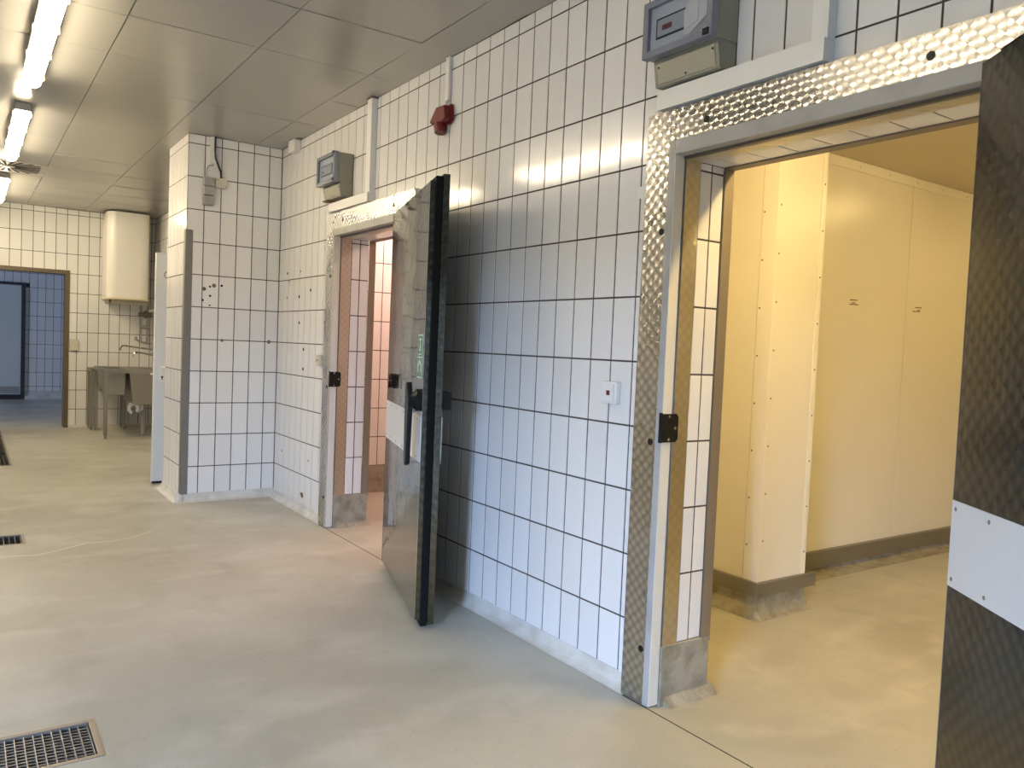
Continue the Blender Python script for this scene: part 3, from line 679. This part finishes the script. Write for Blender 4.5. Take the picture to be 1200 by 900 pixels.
# ================================================================== WALL FITTINGS
def control_cabinet(label, y0, y1, paper):
    z0, z1 = 2.36, 2.552; X = -.14
    t = thing('control_cabinet', label, 'control box', (0, (y0+y1)/2, 2.268))
    box('body', (-.112, y0, z0), (-.006, y1, z1), CABINET, t, bevel=.004)
    mk('terminal_box', MB().poly([(-.006,y0+.004,2.268),(-.082,y0+.004,2.268),(-.095,y0+.004,2.345),(-.095,y0+.004,2.362),(-.006,y0+.004,2.362)], (0,y1-y0-.018,0)), CABINET, t)
    mk('terminal_cover', MB().poly([(-.0835,y0+.018,2.275),(-.0865,y0+.018,2.275),(-.0985,y0+.018,2.342),(-.0955,y0+.018,2.342)], (0,y1-y0-.05,0)), mat('cabinet_cover', (.36,.345,.265), .45), t)
    for a, b in ((.028,2.330),(.5,2.283),(.972,2.330)):
        yy = y0+.018+(y1-y0-.05)*a; xx = -.0865-(b-2.275)/.067*.012
        mk('cover_screw', MB().disc((xx-.0015,yy,b),(1,0,0),.004,.003,8), BLACK, t)
    box('gasket_back', (-.006, y0+.003, 2.27), (-.0, y1-.003, z1-.003), BLACK, t)
    # hinged smoked lid: frame, pane, face panel with display
    lid = MB(); e = .020
    for a, b in (((X,y0-.004,z0-.002),(-.112,y0+e,z1+.002)),((X,y1-e,z0-.002),(-.112,y1+.004,z1+.002)),((X,y0+e,z0-.002),(-.112,y1-e,z0+e)),((X,y0+e,z1-e),(-.112,y1-e,z1+.002))): lid.box(a, b)
    l = mk('lid', lid, LIDBLUE, t, label='smoked blue lid frame')
    box('pane', (X+.002, y0+e, z0+e), (X+.004, y1-e, z1-e), GLASS, l)
    box('face_panel', (-.124, y0+.015, z0+.015), (-.113, y1-.015, z1-.015), LIDPANEL, t)
    dz0, dz1 = z0+.058, z0+.128; dy0, dy1 = y0+.07, y1-.05
    dsp = box('display', (-.1275, dy0, dz0), (-.124, dy1, dz1), BLACK, t)
    box('display_field', (-.1282, dy0+.006, dz0+.006), (-.1275, dy1-.006, dz1-.006), DISPLAY, dsp)
    if paper:
        box('digit_window', (-.1288, dy1-.075, dz0+.024), (-.1282, dy1-.03, dz0+.042), LED, dsp)
    else:
        box('digit_window', (-.1288, dy1-.055, dz0+.022), (-.1282, dy1-.025, dz0+.032), BLACK, dsp)
    box('lid_catch', (X-.006, y0+.006, z0+.002), (X, y0+.03, z0+.022), BLACK, l); box('lid_catch', (X-.006, y0+.006, z1-.016), (X, y0+.03, z1+.004), BLACK, l)
    if paper:
        def sheet(nm, pts, x, m): return mk(nm, MB().poly([(x, a, b) for a, b in pts], (.0008,0,0)), m, t)
        sheet('folded_paper', [(y0+.022,z0+.075),(y0+.100,z0+.030),(y0+.125,z0+.036),(y0+.128,z0+.115),(y0+.10,z0+.150),(y0+.022,z0+.160)], -.1325, PAPER)
        sheet('paper_fold', [(y0+.018,z0+.030),(y0+.095,z0+.022),(y0+.105,z0+.027),(y0+.022,z0+.070)], -.1315, PRINT)
        pp = sheet('paper_print', [(y0+.062,z0+.064),(y0+.122,z0+.048),(y0+.122,z0+.050),(y0+.062,z0+.066)], -.1330, PRINT)
        sheet('paper_print', [(y0+.062,z0+.064),(y0+.064,z0+.064),(y0+.064,z0+.140),(y0+.062,z0+.140)], -.1330, PRINT)
    return t
control_cabinet('grey control box with smoked lid and folded papers inside, above the yellow lit doorway', -.438, -.124, True)
cb = control_cabinet('grey control box with smoked lid above the pink lit doorway', 2.77, 3.085, False)
mk('loose_bracket', MB().box((-.10, 2.985, 2.258), (-.012, 3.065, 2.267)), COPPER, cb)

def trunking(label, y0, y1, z0, z1, d):
    t = thing('cable_trunking', label, 'cable duct', (0, (y0+y1)/2, z0))
    box('duct_body', (-d+.004, y0+.002, z0+.001), (-.0005, y1-.002, z1-.001), WHITE, t)
    box('duct_cover', (-d, y0, z0), (-d+.004, y1, z1), WHITE, t)
    return t
trunking('white horizontal cable duct on top of the steel frame of the yellow lit doorway', -.81, -.125, 2.194, 2.262, .06)
trunking('white horizontal cable duct on top of the steel frame of the pink lit doorway', 2.41, 3.055, 2.190, 2.250, .06)
def conduit(label, y0, y1, z0, d):
    t = thing('cable_conduit', label, 'cable duct', (0, (y0+y1)/2, z0))
    box('duct_body', (-d+.004, y0+.002, z0), (-.0045, y1-.002, ZC-.004), WHITE, t); box('duct_cover', (-d, y0, z0), (-d+.004, y1, ZC-.004), WHITE, t)
    return t
conduit('white upright cable duct rising from beside the papered control box', -.81, -.755, 2.262, .045)
cc = conduit('white upright cable duct rising right of the control box above the pink lit doorway', 2.42, 2.485, 2.250, .043)
box('ceiling_collar', (-.046, 2.412, ZC-.012), (-.002, 2.493, ZC-.004), DARKSTEEL, cc)
conduit('thin white conduit coming down to the red alarm sounder', 1.492, 1.530, 2.615, .022)
# red alarm sounder
t = thing('alarm_sounder', 'dark red alarm sounder hanging on the white tiles', 'alarm', (0, 1.52, 2.44))
mk('cone', MB().poly([(-.024,1.645,2.520),(-.024,1.560,2.592),(-.024,1.455,2.586),(-.024,1.440,2.50),(-.024,1.475,2.482),(-.024,1.62,2.498)], (.018,0,0)).poly([(-.062,1.625,2.512),(-.062,1.552,2.58),(-.062,1.46,2.575),(-.062,1.45,2.505),(-.062,1.478,2.49),(-.062,1.605,2.50)], (.038,0,0)), RED, t, bevel=.008)
mk('horn_mouth', MB().tube([(-.032,1.545,2.497),(-.034,1.545,2.475),(-.038,1.54,2.445)], [.034,.036,.030], 14), RED, t, smooth=True)
mk('cable', MB().tube([(-.014,1.511,2.615),(-.018,1.520,2.605),(-.014,1.525,2.585)], .006, 8), WHITE, t, smooth=True)
# switches
def switch(name, label, c, size, ax, m, rock=True, red=False):
    x, y, z = c; s = size/2
    t = thing(name, label, 'switch', c)
    if ax == 'x':
        box('box', (-.026, y-s, z-s), (-.0045, y+s, z+s), m, t, bevel=.003)
        box('rocker', (-.031, y-s*.72, z-s*.82), (-.0262, y+s*.72, z+s*.82), m, t, bevel=.002)
        if red: box('indicator', (-.0325, y-.009, z-.010), (-.031, y+.009, z+.009), LED, t, label='dark red indicator lens')
        else: mk('key_slot', MB().disc((-.0325, y, z), (1,0,0), .008, .002, 8), BLACK, t)
    return t
switch('light_switch', 'white square switch with red indicator beside the yellow lit doorway', (0, .100, 1.147), .088, 'x', WHITE, red=True)
switch('key_switch', 'small cream key switch beside the frame of the pink lit doorway', (0, 3.262, 1.16), .082, 'x', OFFWHITE)
t = thing('double_switch', 'cream two-gang switch on the far wall beside the corridor doorway', 'switch', (-.95, YF, 1.1))
box('box', (-.995, YF-.030, 1.035), (-.905, YF-.0045, 1.185), OFFWHITE, t, bevel=.004); box('rocker', (-.985, YF-.035, 1.113), (-.915, YF-.0302, 1.178), OFFWHITE, t); box('rocker', (-.985, YF-.035, 1.042), (-.915, YF-.0302, 1.107), OFFWHITE, t)
t = thing('tile_label', 'tiny white paper label on the joint beside the near steel frame', 'label', (0, -.005, 1.919))
box('label_sheet', (-.0052, -.03, 1.900), (-.0045, .012, 1.945), WHITE, t)
# small white sensor under the ceiling
t = thing('ceiling_sensor', 'small white sensor box on the wall just under the ceiling', 'sensor', (0, 3.88, 2.75))
box('housing', (-.062, 3.80, 2.752), (-.0045, 3.93, 2.842), WHITE, t, bevel=.006); box('bracket', (-.04, 3.76, 2.838), (-.0045, 3.90, 2.8455), DARKSTEEL, t)
# pillar electrics
Y0 = PY0-.0045
t = thing('connector_strip', 'grey three-part terminal housing high on the pillar', 'terminal box', (-.58, PY0, 2.31))
for k in range(3): box('terminal_module', (-.622, Y0-.05, 2.318+.0715*k), (-.543, Y0, 2.384+.0715*k), GREYBOX, t, bevel=.003)
mk('cable_loop', MB().tube([(-.598,Y0-.02,2.53)]+[(-.565+.034*math.cos(a), Y0-.018, 2.575+.05*math.sin(a)) for a in [math.pi*(1-.12*k) for k in range(6)]]+[(-.553,Y0-.012,2.64)], .005, 7), GREYBOX, t, smooth=True)
t = thing('junction_box', 'small cream junction box on the pillar with a black cable', 'junction box', (-.49, PY0, 2.45))
box('housing', (-.533, Y0-.045, 2.455), (-.447, Y0, 2.530), OFFWHITE, t, bevel=.004)
for a, b in ((-.52,2.516),(-.46,2.47)): mk('screw', MB().disc((a,Y0-.0465,b),(0,1,0),.004,.002,8), DARKSTEEL, t)
mk('cable', MB().tube([(-.543,Y0-.035,2.843),(-.543,Y0-.035,2.74),(-.538,Y0-.034,2.68),(-.512,Y0-.03,2.62),(-.494,Y0-.027,2.58),(-.491,Y0-.025,2.53)], .0075, 8), BLACK, t, smooth=True)
t = thing('cable_conduit', 'short white cable duct above the grey terminal housing on the pillar', 'cable duct', (-.56, PY0, 2.64))
box('duct_body', (-.572, Y0-.018, 2.64), (-.535, Y0, 2.843), WHITE, t); box('duct_cover', (-.574, Y0-.022, 2.64), (-.533, Y0-.018, 2.843), WHITE, t)

# ================================================================== FLOOR DRAINS
def drain(label, g, nx_pitch, ny_pitch, depth=.09, covers=None, cat='drain'):
    x0, x1, y0, y1 = g
    zb = fz((y0+y1)/2); ze0, ze1 = fz(y0), fz(y1)
    t = thing('floor_drain', label, cat, ((x0+x1)/2, (y0+y1)/2, zb))
    w = .018
    f = MB()
    def slab(xa, xb, ya, yb, top, bot):
        i = len(f.v)
        for zt in (bot, top):
            f.v.extend([(xa,ya,fz(ya)+zt),(xb,ya,fz(ya)+zt),(xb,yb,fz(yb)+zt),(xa,yb,fz(yb)+zt)])
        f.f.extend([tuple(i+k for k in q) for q in ((0,3,2,1),(4,5,6,7),(0,1,5,4),(1,2,6,5),(2,3,7,6),(3,0,4,7))])
    slab(x0, x0+w, y0, y1, .002, -depth); slab(x1-w, x1, y0, y1, .002, -depth); slab(x0+w, x1-w, y0, y0+w, .002, -depth); slab(x0+w, x1-w, y1-w, y1, .002, -depth)
    mk('drain_frame', f, mat('worn_steel_frame', (.33,.29,.24), .5, .6), t)
    f = MB(); slab(x0, x1, y0, y1, -depth, -depth-.01); mk('sump', f, DARK, t)
    for cy0, cy1 in (covers or [(y0+w+.004, y1-w-.004)]):
        gx0, gx1 = x0+w+.004, x1-w-.004
        n = max(2, round((gx1-gx0)/nx_pitch)); zc = fz((cy0+cy1)/2)
        def bars(nm, bl, m):
            for a, b in bl: mk(nm, MB().box(a, b), m, t)
        bl = []
        for k in range(n+1):
            x = gx0+(gx1-gx0-.003)*k/n; bl.append(((x, cy0, zc-.026), (x+.003, cy1, zc-.002)))
        bars('bearing_bar', bl, mat('grating_steel', (.27,.275,.29), .4, .9))
        if ny_pitch:
            n2 = max(2, round((cy1-cy0)/ny_pitch)); bl = []
            for k in range(n2+1):
                y = cy0+(cy1-cy0-.004)*k/n2; bl.append(((gx0, y, zc-.022), (gx1, y+.005, zc-.006)))
            bars('cross_bar', bl, mat('grating_dark_steel', (.22,.23,.25), .45, .8))
        else:
            bars('end_bar', [((gx0, cy0, zc-.026), (gx1, cy0+.004, zc-.002)), ((gx0, cy1-.004, zc-.026), (gx1, cy1, zc-.002))], MATS['grating_steel'])
    return t
drain('steel mesh grate over the nearest square floor drain', GR1, .0256, .021)
drain('small barred floor drain between the mesh grate and the long gutter', GR2, .03, None)
drain('long floor gutter with a steel grate leading to the corridor doorway', GR3, .03, None, covers=[(6.545, 7.45)])

# ================================================================== WATER HEATER, SINK
hx0, hx1, hy0, hy1, hz0, hz1 = -.645, -.143, 8.95, YF-.03, 1.725, 2.825
t = thing('water_heater', 'tall cream enamelled water heater hung on the far wall', 'water heater', ((hx0+hx1)/2, YF, hz0))
def rounded(x0, x1, y0, y1, r, n=6):
    pts = []
    for cx, cy, a0 in ((x0+r, y0+r, math.pi), (x1-r, y0+r, 1.5*math.pi)):
        for k in range(n+1):
            a = a0+(math.pi/2)*k/n; pts.append((cx+r*math.cos(a), cy+r*math.sin(a)))
    return pts+[(x1, y1), (x0, y1)]
pp = rounded(hx0, hx1, hy0, hy1, .11)
mk('casing', MB().poly([(a, b, hz0) for a, b in pp], (0,0,hz1-hz0)), ENAMEL, t, smooth=True)
pp2 = rounded(hx0-.004, hx1+.004, hy0-.004, hy1, .112)
mk('bottom_rim', MB().poly([(a, b, hz0-.006) for a, b in pp2], (0,0,.022)), mat('yellowed_rim', (.70,.62,.42), .5), t, smooth=True)
box('base_panel', (hx0+.04, hy0+.10, hz0-.055), (hx1-.03, hy1-.03, hz0-.006), mat('heater_base', (.48,.45,.36), .5), t)
box('wall_bracket', (hx0+.1, hy1, hz0+.15), (hx1-.1, YF-.005, hz0+.3), DARKSTEEL, t)
box('indicator', (hx0+.035, hy0+.08, hz0-.055), (hx0+.06, hy0+.10, hz0-.008), COPPER, t)
t = thing('pipe_valves', 'grey water pipes and valves below the water heater', 'pipes', (-.12, 9.3, 1.2))
for x in (-.175, -.10):
    mk('pipe', MB().tube([(x, 9.34, hz0-.058), (x, 9.34, 1.20), (x-.0, 9.38, 1.18), (x, 9.43, 1.18)], .013, 8), STEEL, t, smooth=True)
mk('valve', MB().tube([(-.215, 9.31, 1.545), (-.05, 9.31, 1.545)], .028, 10).tube([(-.13, 9.31, 1.50), (-.13, 9.31, 1.60)], .02, 8), DARKSTEEL, t, smooth=True)
mk('valve_knob', MB().tube([(-.10, 9.26, 1.60), (-.03, 9.26, 1.61)], .024, 10), WHITE, t, smooth=True)
mk('valve', MB().tube([(-.19, 9.32, 1.38), (-.07, 9.30, 1.38)], .024, 10), STEEL, t, smooth=True)
mk('elbow', MB().tube([(-.245, 9.28, 1.215), (-.2, 9.28, 1.19), (-.12, 9.28, 1.165), (-.06, 9.28, 1.16)], .014, 8).tube([(-.245,9.28,1.20),(-.245,9.28,1.25)], .018, 8), STEEL, t, smooth=True)
hs = mk('hose', MB().tube([(-.005+.0, 8.75, 1.50), (-.06, 8.72, 1.44), (-.10, 8.70, 1.34), (-.108, 8.70, 1.24), (-.08, 8.70, 1.15), (-.02, 8.72, 1.09), (-.006, 8.74, 1.06)], .014, 8), HOSE, bevel=0, smooth=True)
tagset(hs, 'dark blue water hose looped on the wall above the sink', 'hose')
for nm, y, zt, tip, lab in (('tap', 9.05, 1.13, -.46, 'long swivel tap reaching out farthest over the steel sink'), ('tap', 8.62, 1.06, -.375, 'lower swivel tap over the near steel basin')):
    t = thing(nm, lab, 'tap', (0, y, zt))
    mk('spout', MB().tube([(-.03, y, zt-.05), (tip*.5, y, zt-.025), (tip+.05, y, zt), (tip+.015, y, zt-.004), (tip, y, zt-.03), (tip-.006, y, zt-.062)], [.013,.012,.011,.011,.011,.012], 8), CHROME, t, smooth=True)
    mk('mixer_body', MB().tube([(-.0045, y, zt-.05), (-.06, y, zt-.05)], .028, 10).tube([(-.04, y-.08, zt-.05), (-.04, y+.08, zt-.05)], .018, 8), CHROME, t, smooth=True)
# sink table
tz, ty0, ty1, tx0 = .858, 8.18, 9.09, -.762
t = thing('sink_table', 'stainless steel double sink table on square legs', 'sink', ((tx0)/2, (ty0+ty1)/2, .03))
TS = mat('sink_steel', (.36, .345, .305), .38, .8)
f = MB(); bas = [(-.735, -.52, 8.235, 8.98), (-.485, -.10, 8.235, 8.98)]
xs = [tx0, -.735, -.52, -.485, -.10, -.012]; ys = [ty0, 8.235, 8.98, ty1]
for i in range(5):
    for j in range(3):
        if j == 1 and i in (1, 3): continue
        f.box((xs[i], ys[j], tz-.004), (xs[i+1], ys[j+1], tz))
mk('rim_top', f, TS, t)
f = MB().box((tx0, ty0, tz-.045), (-.012, ty0+.004, tz-.004)).box((tx0, ty1-.004, tz-.045), (-.012, ty1, tz-.004)).box((tx0, ty0+.004, tz-.045), (tx0+.004, ty1-.004, tz-.004)).box((-.016, ty0+.004, tz-.045), (-.012, ty1-.004, tz-.004))
mk('apron', f, TS, t)
def basin(x0, x1, y0, y1, zb, zb2, tap):
    b = MB(); e = .003
    top = [(x0,y0),(x1,y0),(x1,y1),(x0,y1)]; bot = [(x0+tap,y0+tap),(x1-tap,y0+tap),(x1-tap,y1-tap),(x0+tap,y1-tap)]
    zs = [zb, zb, zb2, zb2]
    i = len(b.v); b.v += [(x, y, tz-.0045) for x, y in top]+[(x, y, z) for (x, y), z in zip(bot, zs)]
    b.f += [(i, i+1, i+5, i+4), (i+1, i+2, i+6, i+5), (i+2, i+3, i+7, i+6), (i+3, i, i+4, i+7), (i+4, i+5, i+6, i+7)]
    o = mk('basin', b, TS, t); sm = o.modifiers.new('thick', 'SOLIDIFY'); sm.thickness = .003; return o
basin(-.735, -.52, 8.235, 8.98, .545, .62, .01); basin(-.485, -.10, 8.235, 8.98, .43, .43, .06)
def leg(x, y, zf): return mk('leg', MB().box((x-.021, y-.021, zf+.04), (x+.021, y+.021, tz-.0045)).tube([(x, y, zf+.04), (x, y, zf+.012)], .012, 8).disc((x, y, zf), (0,0,1), .02, .012, 10), TS, t)
for x, y in ((tx0+.026, ty0+.026), (tx0+.030, ty1-.03), (-.04, ty0+.026), (-.04, ty1-.03)): leg(x, y, fz(y))
mk('trap', MB().tube([(-.30, 8.45, .43), (-.30, 8.45, .36), (-.34, 8.42, .33)]+[(-.405+.052*math.cos(a), 8.38, .375+.058*math.sin(a)) for a in [-.5+.55*k for k in range(10)]], .021, 10), PIPEWHITE, t, smooth=True, label='white plastic trap')
mk('drain_pipe', MB().tube([(-.27, 8.5, .43), (-.27, 8.5, .035)], .03, 10), mat('grey_pipe', (.34,.33,.31), .5), t, smooth=True)
t = thing('side_table', 'low steel stand between the sink table and the far wall', 'table', (-.4, 9.25, .04))
box('top', (-.80, 9.12, .79), (-.36, 9.42, .83), TS, t)
for x, y in ((-.775, 9.145), (-.775, 9.395), (-.385, 9.145), (-.385, 9.395)): mk('leg', MB().box((x-.018, y-.018, .065), (x+.018, y+.018, .79)).disc((x, y, .038), (0,0,1), .013, .03, 8), TS, t)
